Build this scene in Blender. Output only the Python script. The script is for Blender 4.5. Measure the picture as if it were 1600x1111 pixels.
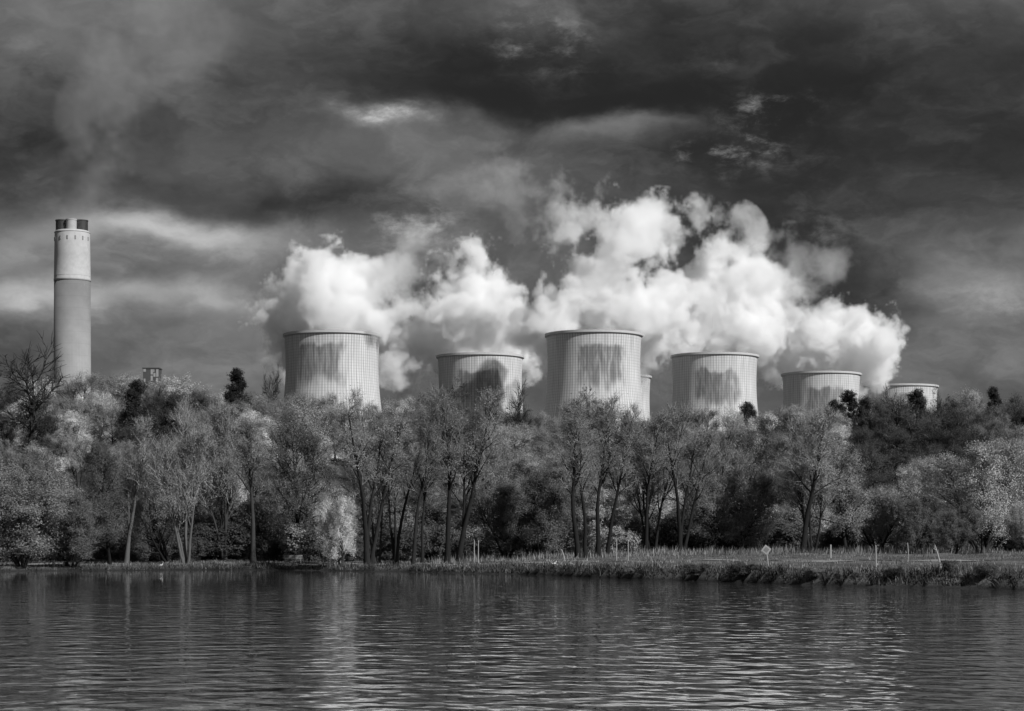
import bpy, math, random
import numpy as np
from mathutils import Vector

for o in list(bpy.data.objects):
    bpy.data.objects.remove(o, do_unlink=True)
scene = bpy.context.scene
COL = scene.collection
R = math.radians

# ------------------------------------------------------------------ camera
CAM_H = 2.5            # eye height over the water
FPX = 3200.0           # focal length in photograph pixels (photo is 1600 wide)
HORIZON = 850.0        # photograph row of the horizon
cam_data = bpy.data.cameras.new('camera')
cam_data.sensor_width = 36.0
cam_data.lens = 36.0 * FPX / 1600.0
cam_data.shift_y = (HORIZON - 555.5) / 1600.0
cam_data.clip_start = 0.5
cam_data.clip_end = 40000.0
cam = bpy.data.objects.new('camera', cam_data)
cam.location = (0, 0, CAM_H)
cam.rotation_euler = (R(90), 0, 0)
COL.objects.link(cam)
scene.camera = cam

# ------------------------------------------------------------------ node helpers
class NT:
    """small helper for building node trees"""
    def __init__(self, tree):
        self.t = tree; self.n = tree.nodes; self.l = tree.links
    def node(self, kind, **kw):
        nd = self.n.new(kind)
        for k, v in kw.items(): setattr(nd, k, v)
        return nd
    def put(self, sock, v):
        if isinstance(v, bpy.types.NodeSocket): self.l.new(v, sock)
        elif v is not None: sock.default_value = v
    def m(self, op, a, b=None, c=None, clamp=False):
        nd = self.node('ShaderNodeMath', operation=op); nd.use_clamp = clamp
        self.put(nd.inputs[0], a)
        if b is not None: self.put(nd.inputs[1], b)
        if c is not None: self.put(nd.inputs[2], c)
        return nd.outputs[0]
    def v(self, op, a, b=None, c=None):
        nd = self.node('ShaderNodeVectorMath', operation=op)
        self.put(nd.inputs[0], a)
        if b is not None: self.put(nd.inputs[1], b)
        if c is not None: self.put(nd.inputs[2], c)
        return nd.outputs['Value'] if op in ('DOT_PRODUCT', 'LENGTH', 'DISTANCE') else nd.outputs[0]
    def comb(self, x, y, z):
        nd = self.node('ShaderNodeCombineXYZ')
        for i, s in enumerate((x, y, z)): self.put(nd.inputs[i], s)
        return nd.outputs[0]
    def sep(self, vec):
        nd = self.node('ShaderNodeSeparateXYZ'); self.put(nd.inputs[0], vec)
        return nd.outputs[0], nd.outputs[1], nd.outputs[2]
    def noise(self, vec, scale, detail=4.0, rough=0.5, dist=0.0, out='Fac'):
        nd = self.node('ShaderNodeTexNoise'); self.put(nd.inputs['Vector'], vec)
        nd.inputs['Scale'].default_value = scale; nd.inputs['Detail'].default_value = detail
        nd.inputs['Roughness'].default_value = rough; nd.inputs['Distortion'].default_value = dist
        return nd.outputs[out]
    def smooth(self, x, lo, hi, a=0.0, b=1.0):
        nd = self.node('ShaderNodeMapRange', interpolation_type='SMOOTHSTEP')
        self.put(nd.inputs[0], x)
        for i, q in ((1, lo), (2, hi), (3, a), (4, b)): self.put(nd.inputs[i], q)
        return nd.outputs[0]
    def grey(self, x):
        return self.comb(x, x, x)

# ------------------------------------------------------------------ light: sun + storm sky
TO_SUN = Vector((0.68, -0.62, 0.66)).normalized()
sun_data = bpy.data.lights.new('sun', 'SUN')
sun_data.energy = 5.0
sun_data.angle = R(0.5)
sun = bpy.data.objects.new('sun', sun_data)
sun.rotation_euler = TO_SUN.to_track_quat('Z', 'Y').to_euler()
COL.objects.link(sun)

world = bpy.data.worlds.new('World')
scene.world = world
world.cycles.sampling_method = 'NONE'
world.use_nodes = True
world.node_tree.nodes.clear()
W = NT(world.node_tree)
SKY_STRENGTH = 0.1
tc = W.node('ShaderNodeTexCoord')
direc = tc.outputs['Generated']
dx, dy, dz = W.sep(direc)
az = W.m('ARCTAN2', dx, dy)
el = W.m('ARCSINE', dz)
# cloud layers flatten towards the horizon: noise on the direction with height stretched
stretch = W.v('MULTIPLY', direc, (1.0, 1.0, 1.9))
warp_a = W.v('SUBTRACT', W.noise(stretch, 9.0, 3.0, 0.55, out='Color'), (0.5, 0.5, 0.5))
warp_b = W.v('SUBTRACT', W.noise(stretch, 34.0, 4.0, 0.6, out='Color'), (0.5, 0.5, 0.5))
pos = W.v('ADD', W.comb(az, el, 0.0), W.v('ADD', W.v('MULTIPLY', warp_a, (0.10, 0.040, 0.0)), W.v('MULTIPLY', warp_b, (0.03, 0.016, 0.0))))
SKY_BLOBS = [  # px, py, half width, half height, brightness change (display value)
    (100, 20, 330, 110, 0.045), (500, 20, 240, 70, 0.03), (40, 240, 160, 80, -0.09),
    (780, 110, 280, 75, -0.16), (1120, 70, 220, 110, -0.10), (860, 175, 330, 38, -0.10), (1330, 170, 260, 120, -0.10),
    (1350, 220, 330, 200, -0.045), (1530, 5, 220, 50, 0.08), (595, 188, 85, 18, 0.26), (650, 225, 150, 42, 0.10), (930, 208, 130, 24, 0.24),
    (480, 270, 260, 40, 0.04), (560, 335, 220, 32, -0.10), (250, 330, 200, 26, -0.06), (280, 385, 170, 30, 0.33),
    (20, 410, 140, 40, 0.12), (30, 480, 130, 28, 0.28), (260, 480, 180, 26, 0.19), (310, 480, 420, 150, 0.09),
    (330, 580, 200, 24, -0.06), (1180, 330, 200, 130, -0.10), (1450, 330, 200, 70, -0.04), (1330, 450, 130, 50, -0.10),
    (1540, 455, 130, 50, 0.22), (1500, 560, 190, 60, 0.10), (780, 310, 80, 36, 0.12), (1160, 170, 160, 26, -0.05),
]
val = None
for (bx, by, sx, sy, amp) in SKY_BLOBS:
    d = W.v('SUBTRACT', pos, ((bx - 800) / FPX, (HORIZON - by) / FPX, 0.0))
    d = W.v('MULTIPLY', d, (FPX / sx, FPX / sy, 0.0))
    g = W.m('EXPONENT', W.m('MULTIPLY', W.v('DOT_PRODUCT', d, d), -1.0))
    val = W.m('MULTIPLY_ADD', g, amp, 0.315 if val is None else val)
swirl = W.v('ADD', stretch, W.v('ADD', W.v('MULTIPLY', warp_a, (0.10, 0.10, 0.10)), W.v('MULTIPLY', warp_b, (0.035, 0.035, 0.035))))
big = W.noise(swirl, 9.0, 6.0, 0.56)
val = W.m('ADD', val, W.m('MULTIPLY', W.m('SUBTRACT', big, 0.5), 0.46))
# soft-edged heads of cloud: lighter where a billow noise rises over its neighbour
heads = W.noise(W.v('ADD', swirl, (3.1, 0.7, 0.0)), 21.0, 5.0, 0.6)
val = W.m('ADD', val, W.m('MULTIPLY', W.smooth(heads, 0.44, 0.68), 0.06))
# torn bright scud: thin ridges, strongest in a few rags of cloud
ridge = W.noise(W.v('ADD', W.v('MULTIPLY', direc, (1.0, 1.0, 1.9)), W.v('MULTIPLY', warp_b, (0.012, 0.0, 0.012))), 42.0, 6.0, 0.66, 0.0)
ridge = W.smooth(ridge, 0.42, 0.78, 0.0, 1.15)
rag = None
for (bx, by, sx, sy, amp) in [(865, 60, 70, 50, 0.34), (1205, 188, 60, 28, 0.66), (1165, 250, 80, 30, 0.60), (1085, 262, 40, 18, 0.35), (800, 95, 30, 22, 0.2), (950, 80, 60, 36, 0.14),
                              (1150, 110, 60, 26, 0.12), (650, 380, 60, 44, 0.28), (600, 188, 70, 18, 0.3), (1310, 350, 80, 50, 0.10), (1260, 400, 50, 40, 0.16), (1560, 490, 70, 40, 0.12), (700, 350, 60, 30, 0.10)]:
    d = W.v('SUBTRACT', pos, ((bx - 800) / FPX, (HORIZON - by) / FPX, 0.0))
    d = W.v('MULTIPLY', d, (FPX / sx, FPX / sy, 0.0))
    g = W.m('EXPONENT', W.m('MULTIPLY', W.v('DOT_PRODUCT', d, d), -1.0))
    rag = W.m('MULTIPLY_ADD', g, amp, 0.012 if rag is None else rag)
val = W.m('ADD', val, W.m('MULTIPLY', ridge, rag))
val = W.m('SMOOTH_MAX', val, 0.145, 0.10)
lum = W.m('MULTIPLY', W.m('POWER', val, 2.2), 1.0 / SKY_STRENGTH)
nish = W.node('ShaderNodeTexSky', sky_type='NISHITA')
nish.sun_disc = False
nish.sun_elevation = math.asin(TO_SUN.z)
nish.sun_rotation = math.atan2(TO_SUN.x, TO_SUN.y)
bw = W.node('ShaderNodeRGBToBW'); W.put(bw.inputs[0], nish.outputs[0])
# the storm stands in front; towards the sun the deck breaks up and clear sky shows through
clear = W.smooth(dy, 0.55, -0.75, 0.02, 0.38)
lum = W.m('ADD', W.m('MULTIPLY', lum, W.m('SUBTRACT', 1.0, clear)), W.m('MULTIPLY', bw.outputs[0], clear))
bg = W.node('ShaderNodeBackground'); W.put(bg.inputs[0], W.grey(lum)); bg.inputs[1].default_value = SKY_STRENGTH
wo = W.node('ShaderNodeOutputWorld'); W.put(wo.inputs[0], bg.outputs[0])

vs = scene.view_settings
vs.view_transform = 'Standard'; vs.look = 'None'; vs.exposure = 0.0; vs.gamma = 1.0
vs.use_curve_mapping = False
scene.render.film_transparent = False
cy = scene.cycles
cy.use_denoising = True
cy.max_bounces = 16; cy.diffuse_bounces = 2; cy.glossy_bounces = 4; cy.transmission_bounces = 4
cy.transparent_max_bounces = 8; cy.volume_bounces = 12
cy.volume_step_rate = 2.5; cy.volume_max_steps = 512
cy.sample_clamp_indirect = 6.0

# ------------------------------------------------------------------ small helpers
def at(px, py, Y):
    """world point seen at photograph pixel (px, py) at distance Y"""
    return Vector(((px - 800) / FPX * Y, Y, CAM_H + (HORIZON - py) / FPX * Y))
def tag(o, label=None, cat=None, group=None, kind=None):
    if label: o['label'] = label
    if cat: o['category'] = cat
    if group: o['group'] = group
    if kind: o['kind'] = kind
    return o
def empty(name, loc=(0, 0, 0), rz=0.0):
    o = bpy.data.objects.new(name, None); COL.objects.link(o)
    o.empty_display_size = 0.2
    o.location = loc; o.rotation_euler = (0, 0, rz)
    return o
def new_mesh(name, verts, faces, mats=(), smooth=False, mat_index=None):
    me = bpy.data.meshes.new(name)
    if isinstance(faces, np.ndarray):              # all quads: fill the arrays directly
        nf = len(faces)
        me.vertices.add(len(verts)); me.vertices.foreach_set('co', np.asarray(verts, np.float32).ravel())
        me.loops.add(nf * 4); me.loops.foreach_set('vertex_index', faces.astype(np.int32).ravel())
        me.polygons.add(nf); me.polygons.foreach_set('loop_start', np.arange(0, nf * 4, 4, dtype=np.int32))
    else:
        me.from_pydata(verts, [], faces)
    for m_ in mats: me.materials.append(m_)
    if smooth: me.polygons.foreach_set('use_smooth', np.ones(len(me.polygons), bool))
    if mat_index is not None: me.polygons.foreach_set('material_index', mat_index)
    me.update(calc_edges=True)
    return me
def obj(name, me, parent=None, loc=(0, 0, 0)):
    o = bpy.data.objects.new(name, me); COL.objects.link(o)
    o.location = loc; o.parent = parent
    return o
class MB:
    """collects boxes, tubes and lathes into one mesh"""
    def __init__(self): self.v = []; self.f = []
    def box(self, x0, x1, y0, y1, z0, z1):
        b = len(self.v)
        self.v += [(x, y, z) for z in (z0, z1) for x, y in ((x0, y0), (x1, y0), (x1, y1), (x0, y1))]
        self.f += [tuple(b + i for i in q) for q in ((3, 2, 1, 0), (4, 5, 6, 7), (0, 1, 5, 4), (1, 2, 6, 5), (2, 3, 7, 6), (3, 0, 4, 7))]
    def tube(self, pts, radii, n=8, cap=True):
        pts = [Vector(p) for p in pts]; b = len(self.v)
        up = Vector((0, 0, 1)) if abs((pts[-1] - pts[0]).normalized().z) < 0.9 else Vector((1, 0, 0))
        for i, p in enumerate(pts):
            t = (pts[min(i + 1, len(pts) - 1)] - pts[max(i - 1, 0)]).normalized()
            s = t.cross(up).normalized(); u = s.cross(t)
            for k in range(n):
                a = 2 * math.pi * k / n
                self.v.append(tuple(p + radii[i] * (math.cos(a) * s + math.sin(a) * u)))
        for i in range(len(pts) - 1):
            for k in range(n):
                k2 = (k + 1) % n
                self.f.append((b + i * n + k, b + i * n + k2, b + (i + 1) * n + k2, b + (i + 1) * n + k))
        if cap:
            self.f.append(tuple(b + k for k in reversed(range(n))))
            self.f.append(tuple(b + (len(pts) - 1) * n + k for k in range(n)))
    def lathe(self, prof, n=32, cx=0, cy=0, ripple=0.0, closed=False):
        b = len(self.v)
        for (r, z) in prof:
            for k in range(n):
                a = 2 * math.pi * k / n
                rr = r + (ripple if k % 2 else 0.0)
                self.v.append((cx + rr * math.cos(a), cy + rr * math.sin(a), z))
        m_ = len(prof)
        for i in range(m_ if closed else m_ - 1):
            i2 = (i + 1) % m_
            for k in range(n):
                k2 = (k + 1) % n
                self.f.append((b + i * n + k, b + i * n + k2, b + i2 * n + k2, b + i2 * n + k))
    def build(self, name, mat, parent=None, loc=(0, 0, 0), smooth=False):
        return obj(name, new_mesh(name, self.v, self.f, [mat], smooth), parent, loc)

# ------------------------------------------------------------------ materials (the photograph is black and white: greys only)
def mat(name):
    m_ = bpy.data.materials.new(name); m_.use_nodes = True
    m_.node_tree.nodes.clear()
    N = NT(m_.node_tree)
    out = N.node('ShaderNodeOutputMaterial')
    return m_, N, out
def principled(N, out, color, rough=0.8, spec=0.3, normal=None):
    b = N.node('ShaderNodeBsdfPrincipled')
    N.put(b.inputs['Base Color'], color); N.put(b.inputs['Roughness'], rough)
    b.inputs['Specular IOR Level'].default_value = spec
    if normal is not None: N.put(b.inputs['Normal'], normal)
    N.put(out.inputs['Surface'], b.outputs[0])
    return b
def bump(N, h, strength=0.5, distance=1.0):
    b = N.node('ShaderNodeBump'); N.put(b.inputs['Height'], h)
    b.inputs['Strength'].default_value = strength; b.inputs['Distance'].default_value = distance
    return b.outputs[0]
def simple(name, g, rough=0.8, var=0.25, scale=2.0, spec=0.3):
    m_, N, out = mat(name)
    c = N.node('ShaderNodeTexCoord').outputs['Object']
    n = N.noise(c, scale, 5.0, 0.6)
    k = N.m('MULTIPLY', N.m('MULTIPLY_ADD', n, 2 * var, 1.0 - var), g)
    principled(N, out, N.grey(k), rough, spec, bump(N, n, 0.2, 0.05))
    return m_

def make_leaf():
    m_, N, out = mat('leaf')
    oi = N.node('ShaderNodeObjectInfo')
    isl = N.node('ShaderNodeNewGeometry').outputs['Random Per Island']
    r_, g_, b_ = N.sep(oi.outputs['Color'])
    k = N.m('MULTIPLY', r_, N.m('MULTIPLY_ADD', isl, 0.7, 0.65))
    k = N.m('MULTIPLY', k, N.m('MULTIPLY_ADD', oi.outputs['Random'], 0.5, 0.75))
    col = N.grey(k)
    d = N.node('ShaderNodeBsdfDiffuse'); N.put(d.inputs[0], col)
    t = N.node('ShaderNodeBsdfTranslucent'); N.put(t.inputs[0], col)
    mx = N.node('ShaderNodeMixShader'); mx.inputs[0].default_value = 0.22
    N.put(mx.inputs[1], d.outputs[0]); N.put(mx.inputs[2], t.outputs[0])
    N.put(out.inputs['Surface'], mx.outputs[0])
    return m_
LEAF = make_leaf()
def make_bark():
    m_, N, out = mat('bark')
    oi = N.node('ShaderNodeObjectInfo')
    c = N.node('ShaderNodeTexCoord').outputs['Object']
    r_, g_, b_ = N.sep(oi.outputs['Color'])
    n = N.noise(N.v('MULTIPLY', c, (1, 1, 0.25)), 7.0, 5.0, 0.65)
    k = N.m('MULTIPLY', g_, N.m('MULTIPLY_ADD', n, 1.3, 0.35))
    principled(N, out, N.grey(k), 0.9, 0.15, bump(N, n, 0.6, 0.05))
    return m_
BARK = make_bark()
def make_twig():
    m_, N, out = mat('twig')
    oi = N.node('ShaderNodeObjectInfo')
    isl = N.node('ShaderNodeNewGeometry').outputs['Random Per Island']
    r_, g_, b_ = N.sep(oi.outputs['Color'])
    k = N.m('MULTIPLY', b_, N.m('MULTIPLY_ADD', isl, 0.9, 0.55))
    principled(N, out, N.grey(k), 0.8, 0.2)
    return m_
TWIG = make_twig()

def make_ground():
    m_, N, out = mat('meadow_ground')
    c = N.node('ShaderNodeTexCoord').outputs['Object']
    a = N.noise(c, 0.12, 5.0, 0.6); b = N.noise(c, 1.4, 6.0, 0.7); s = N.noise(c, 9.0, 4.0, 0.7)
    k = N.m('ADD', N.m('MULTIPLY', N.smooth(a, 0.35, 0.65), 0.07), N.m('MULTIPLY', b, 0.09))
    k = N.m('ADD', k, N.m('MULTIPLY', s, 0.05))
    x, y, z = N.sep(c)
    wet = N.smooth(z, 0.02, 0.42)                                     # wet mud at the waterline
    k = N.m('MULTIPLY', k, N.m('MULTIPLY_ADD', wet, 0.75, 0.25))
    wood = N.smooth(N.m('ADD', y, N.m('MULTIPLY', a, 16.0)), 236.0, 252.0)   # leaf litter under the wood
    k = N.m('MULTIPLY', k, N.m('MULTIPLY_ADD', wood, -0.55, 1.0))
    h = N.m('ADD', b, N.m('MULTIPLY', s, 0.4))
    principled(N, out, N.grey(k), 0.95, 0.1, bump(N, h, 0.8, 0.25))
    return m_

def make_water():
    m_, N, out = mat('lake_water')
    c = N.node('ShaderNodeTexCoord').outputs['Object']
    x, y, z = N.sep(c)
    ca, sa = math.cos(R(-24)), math.sin(R(-24))
    rx = N.m('ADD', N.m('MULTIPLY', x, ca), N.m('MULTIPLY', y, -sa))
    ry = N.m('ADD', N.m('MULTIPLY', x, sa), N.m('MULTIPLY', y, ca))
    p1 = N.comb(N.m('MULTIPLY', rx, 1.25), ry, 0.0)
    p2 = N.comb(N.m('MULTIPLY', rx, 0.6), N.m('ADD', ry, N.m('MULTIPLY', rx, 0.12)), 3.7)
    w1 = N.noise(p1, 0.95, 1.5, 0.45, 0.15)
    w2 = N.noise(p2, 0.38, 1.0, 0.4, 0.2)
    w3 = N.noise(c, 3.2, 2.0, 0.5)
    gust = N.noise(N.comb(N.m('MULTIPLY', x, 0.05), N.m('MULTIPLY', y, 0.022), 0.0), 1.0, 3.0, 0.55)
    # the far side lies in the lee of the wood: ripples grow towards open water
    near = N.smooth(N.m('ADD', y, N.m('MULTIPLY', N.m('SUBTRACT', gust, 0.5), 90.0)), 185.0, 80.0)
    amp = N.m('MULTIPLY_ADD', near, 0.86, 0.14)
    h = N.m('ADD', N.m('MULTIPLY', w1, 0.060), N.m('MULTIPLY', w2, 0.035))
    h = N.m('ADD', h, N.m('MULTIPLY', w3, 0.0012))
    h = N.m('MULTIPLY', h, amp)
    nrm = bump(N, h, 1.0, 1.0)
    b = principled(N, out, (0.05, 0.05, 0.05, 1), 0.02, 0.5, nrm)
    b.inputs['IOR'].default_value = 1.33
    return m_

def make_concrete_tower():
    m_, N, out = mat('cooling_tower_concrete')
    c = N.node('ShaderNodeTexCoord').outputs['Object']
    oi = N.node('ShaderNodeObjectInfo')
    x, y, z = N.sep(c)
    ang = N.m('ARCTAN2', x, N.m('MULTIPLY', y, -1.0))                 # 0 towards the lake
    off = N.m('MULTIPLY', oi.outputs['Random'], 57.0)
    # lift joints and vertical board marks of the slip-formed shell
    ca = N.m('ABSOLUTE', N.m('SINE', N.m('MULTIPLY', ang, 50.0)))
    cz = N.m('ABSOLUTE', N.m('SINE', N.m('MULTIPLY', z, math.pi / 1.6)))
    lv = N.smooth(ca, 0.0, 0.62); lz = N.smooth(cz, 0.0, 0.5)
    vec = N.comb(N.m('MULTIPLY', ang, 26.0), N.m('MULTIPLY', z, 0.16), off)
    streak = N.noise(N.comb(N.m('MULTIPLY', ang, 26.0), N.m('MULTIPLY', z, 0.025), off), 1.6, 5.0, 0.65)
    blot = N.noise(vec, 0.35, 5.0, 0.62, 0.5)
    # algae-dark weather stain high on the face, ragged edges
    wob = N.noise(N.comb(N.m('MULTIPLY', ang, 3.0), N.m('MULTIPLY', z, 0.055), off), 1.0, 2.5, 0.5, out='Color')
    wa, wz, wc = N.sep(wob)
    sang = N.m('MULTIPLY_ADD', N.m('SUBTRACT', wa, 0.5), 0.55, ang)
    rnd2 = N.m('FRACT', N.m('MULTIPLY', oi.outputs['Random'], 7.31))
    szz = N.m('MULTIPLY_ADD', N.m('SUBTRACT', wz, 0.5), 18.0, N.m('MULTIPLY_ADD', rnd2, 6.0, N.m('SUBTRACT', z, 3.0)))
    sa = N.smooth(N.m('ABSOLUTE', N.m('ADD', sang, N.m('MULTIPLY_ADD', oi.outputs['Random'], -0.36, 0.20))), 0.36, 0.66, 1.0, 0.0)
    sz = N.m('MULTIPLY', N.m('MULTIPLY', N.smooth(szz, 74.0, 90.0), N.smooth(szz, 103.0, 108.0, 1.0, 0.0)), N.smooth(z, 105.0, 109.0, 1.0, 0.25))
    st = N.m('MULTIPLY', N.m('MULTIPLY', sa, sz), 1.0)
    st = N.smooth(N.m('ADD', st, N.m('MULTIPLY', N.m('SUBTRACT', N.m('ADD', N.m('MULTIPLY', blot, 0.75), N.m('MULTIPLY', streak, 0.25)), 0.5), 2.4)), 0.10, 1.30)
    k = N.m('MULTIPLY_ADD', st, -0.36, 0.52)
    k = N.m('MULTIPLY', k, N.m('MULTIPLY_ADD', streak, 0.55, 0.72))
    rain = N.noise(N.comb(N.m('MULTIPLY', ang, 60.0), N.m('MULTIPLY', z, 0.05), off), 1.0, 3.0, 0.6)
    k = N.m('MULTIPLY', k, N.m('MULTIPLY_ADD', rain, 1.1, 0.40))
    k = N.m('MULTIPLY', k, N.m('MULTIPLY_ADD', lv, 0.44, 0.56))
    k = N.m('MULTIPLY', k, N.m('MULTIPLY_ADD', lz, 0.22, 0.78))
    principled(N, out, N.grey(k), 0.9, 0.2)
    return m_

def make_chimney_concrete():
    m_, N, out = mat('chimney_concrete')
    c = N.node('ShaderNodeTexCoord').outputs['Object']
    x, y, z = N.sep(c)
    ang = N.m('ARCTAN2', x, N.m('MULTIPLY', y, -1.0))
    s = N.noise(N.comb(N.m('MULTIPLY', ang, 9.0), N.m('MULTIPLY', z, 0.02), 0.0), 1.4, 5.0, 0.6)
    b = N.noise(c, 0.15, 4.0, 0.6)
    lift = N.smooth(N.m('ABSOLUTE', N.m('SINE', N.m('MULTIPLY', z, math.pi / 7.5))), 0.0, 0.10)
    k = N.m('MULTIPLY', N.m('MULTIPLY_ADD', s, 0.7, 0.65), N.m('MULTIPLY_ADD', b, 0.4, 0.8))
    soot = N.smooth(N.m('ADD', z, N.m('MULTIPLY', s, 60.0)), 110.0, 205.0)   # sooty upper half of the bare shaft
    k = N.m('MULTIPLY', k, N.m('MULTIPLY_ADD', soot, -0.52, 1.0))
    k = N.m('MULTIPLY', N.m('MULTIPLY', k, N.m('MULTIPLY_ADD', lift, 0.12, 0.88)), 0.30)
    principled(N, out, N.grey(k), 0.9, 0.2)
    return m_

M_GROUND = make_ground(); M_WATER = make_water(); M_TOWER = make_concrete_tower(); M_SHAFT = make_chimney_concrete()
M_CHIM_TOP = simple('chimney_pale_band', 0.38, 0.85, 0.25, 0.35)
M_RIM = simple('rim_concrete', 0.42, 0.9, 0.15, 0.6)
M_DARK = simple('dark_steel', 0.03, 0.6, 0.3, 0.8)
M_FLUE = simple('flue_concrete', 0.34, 0.85, 0.2, 0.6)
M_CLAD = simple('dark_cladding', 0.06, 0.7, 0.3, 0.6)
M_PANEL = simple('pale_panel', 0.26, 0.6, 0.2, 0.8)
M_WOOD = simple('weathered_wood', 0.28, 0.85, 0.3, 14.0)
M_PAINT = simple('white_paint', 0.36, 0.5, 0.12, 9.0)
M_VENT = simple('vent_grille', 0.2, 0.8, 0.3, 0.8)
M_PATH_SUNLIT_BANK = simple('path_and_sunlit_bank', 0.21, 0.95, 0.35, 3.0)
M_BENCH = simple('bench_wood', 0.17, 0.85, 0.35, 14.0)
M_FEATHER = simple('feathers', 0.75, 0.8, 0.1, 9.0)

# ------------------------------------------------------------------ terrain
SHORE = [(-900, 205), (-300, 205), (-64, 194), (-46.5, 186), (-36.2, 193), (-25, 199), (-11.6, 186), (0, 170), (9.1, 145), (16.1, 129), (22.1, 118), (27.75, 111), (37.5, 100), (70, 84), (300, 60), (900, 40)]
SX = np.array([p[0] for p in SHORE], float); SY = np.array([p[1] for p in SHORE], float)
def shore_y(x):
    return np.interp(x, SX, SY) + 0.9 * np.sin(np.asarray(x) * 0.55) + 0.5 * np.sin(np.asarray(x) * 1.7 + 1.0)
def sstep(a, b, x):
    t = np.clip((np.asarray(x, float) - a) / (b - a), 0, 1); return t * t * (3 - 2 * t)
def ground_z(x, y):
    x = np.asarray(x, float); y = np.asarray(y, float)
    d = y - shore_y(x)
    hb = 0.42 + 0.5 * sstep(-12, 16, x)
    z = -1.6 + 1.6 * sstep(-9, 0, d)
    z = z + hb * sstep(-0.1, 1.9, d) + 0.6 * np.clip(d / 110.0, 0, 1)
    z = z + 0.06 * np.sin(x * 0.9 + y * 0.3) * sstep(0, 3, d) + 0.05 * np.sin(x * 0.37 - y * 0.71) * sstep(0, 3, d)
    H = np.interp(x, [-60, -30, 0, 25, 60], [16.0, 15.5, 13.0, 14.0, 16.0])
    foot = np.interp(x, [-60, -20, 0, 30, 60], [222, 226, 232, 246, 246])
    hill = np.clip((y - foot) / 105.0, 0, 1)
    hill = H * (0.75 * hill + 0.25 * sstep(0, 1, hill))
    far = sstep(420, 900, y)
    z = z + hill * (1 - far) + 7.5 * far
    near = sstep(6.0, 1.0, y)
    return z * (1 - near) + 0.85 * near
def axis(pieces):
    a = []
    for (s, e, n) in pieces: a += list(np.linspace(s, e, n, endpoint=False))
    return np.array(a + [pieces[-1][1]])
gx = axis([(-9000, -900, 10), (-900, -120, 26), (-120, -62, 30), (-62, 62, 190), (62, 120, 30), (120, 900, 26), (900, 9000, 10)])
gy = axis([(-60, 0, 6), (0, 8, 8), (8, 92, 20), (92, 216, 200), (216, 420, 90), (420, 1800, 50), (1800, 14000, 12)])
GX, GY = np.meshgrid(gx, gy)
GZ = ground_z(GX, GY)
nx_, ny_ = len(gx), len(gy)
idx = np.arange(nx_ * ny_).reshape(ny_, nx_)
faces = np.stack([idx[:-1, :-1], idx[:-1, 1:], idx[1:, 1:], idx[1:, :-1]], -1).reshape(-1, 4)
ground = obj('ground', new_mesh('ground', np.stack([GX, GY, GZ], -1).reshape(-1, 3).tolist(), faces.tolist(), [M_GROUND], True))
tag(ground, kind='structure')
water = obj('lake_water', new_mesh('lake_water', [(-900, 2, 0), (900, 2, 0), (900, 300, 0), (-900, 300, 0)], [(0, 1, 2, 3)], [M_WATER]))
tag(water, kind='structure')

def strip(name, centre, width, lift, m_):
    pts = []
    cx = np.array([c[0] for c in centre]); cyy = np.array([c[1] for c in centre]); n = 160
    xs = np.linspace(cx[0], cx[-1], n); ys = np.interp(xs, cx, cyy) + 0.5 * np.sin(xs * 0.5)
    v = []; f = []
    for i in range(n):
        w = width * (0.8 + 0.25 * math.sin(i * 0.9) * math.sin(i * 0.31))
        for s in (-1, 0, 1):
            yy = ys[i] + s * w / 2
            v.append((xs[i], yy, float(ground_z(xs[i], yy)) + lift))
    for i in range(n - 1):
        for s in (0, 1): f.append((i * 3 + s, i * 3 + 3 + s, i * 3 + 4 + s, i * 3 + 1 + s))
    o = obj(name, new_mesh(name, v, f, [m_], True)); tag(o, kind='structure'); return o
strip('path', [(-60, 203), (-46, 201), (-25, 208), (-10, 197), (0, 186), (12, 168), (24, 158), (40, 152), (60, 150)], 3.6, 0.05, M_PATH_SUNLIT_BANK)  # gravel path on the right; left stretch paints the sunlit bank top pale

# ------------------------------------------------------------------ cooling towers
Z_TOP, Z_BASE = 122.8, 9.0
TH = Z_TOP - Z_BASE
def tower_r(z):          # z above the tower's base
    return 26.6 * math.sqrt(1 + ((z - 97.0) / 69.0) ** 2)
def make_tower():
    root = empty('cooling_tower')
    mb = MB()
    zs = [TH * i / 60.0 for i in range(61)]
    outer = [(tower_r(z), z) for z in zs]
    inner = [(tower_r(z) - 0.9, z) for z in reversed(zs)]
    mb.lathe(outer + inner, 288, ripple=0.025)
    mb.build('shell', M_TOWER, root, smooth=True)
    rb = MB()
    rt = tower_r(TH)
    rb.lathe([(rt + 0.13, TH - 1.5), (rt + 0.95, TH - 1.1), (rt + 1.0, TH + 0.25), (rt - 0.2, TH + 0.35), (rt - 0.2, TH + 0.02), (rt + 0.13, TH + 0.02)], 128, closed=True)
    rb.build('rim', M_RIM, root)
    return root
def copy_tree(o, parent=None):
    c = o.copy(); COL.objects.link(c); c.parent = parent
    for ch in list(o.children): copy_tree(ch, c)
    return c
TOWERS = [  # centre px, distance, label
    (519, 1180, 'big concrete cooling tower nearest the tall chimney, dark stain to one side'),
    (750.5, 1315, 'second concrete cooling tower from the chimney, broad dark stain under its rim'),
    (928, 1178, 'tall vertically streaked cooling tower in the middle, biggest of the row'),
    (1116.5, 1312, 'fourth cooling tower from the chimney, square dark stain on its face'),
    (1283, 1452, 'fifth cooling tower from the chimney, only its top above the trees'),
    (1408, 1565, 'farthest pale cooling tower, lowest on the skyline, half behind steam'),
    (957, 1475, 'sliver of a cooling tower peeping out behind the streaked middle one'),
]
proto_tower = make_tower()
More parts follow.
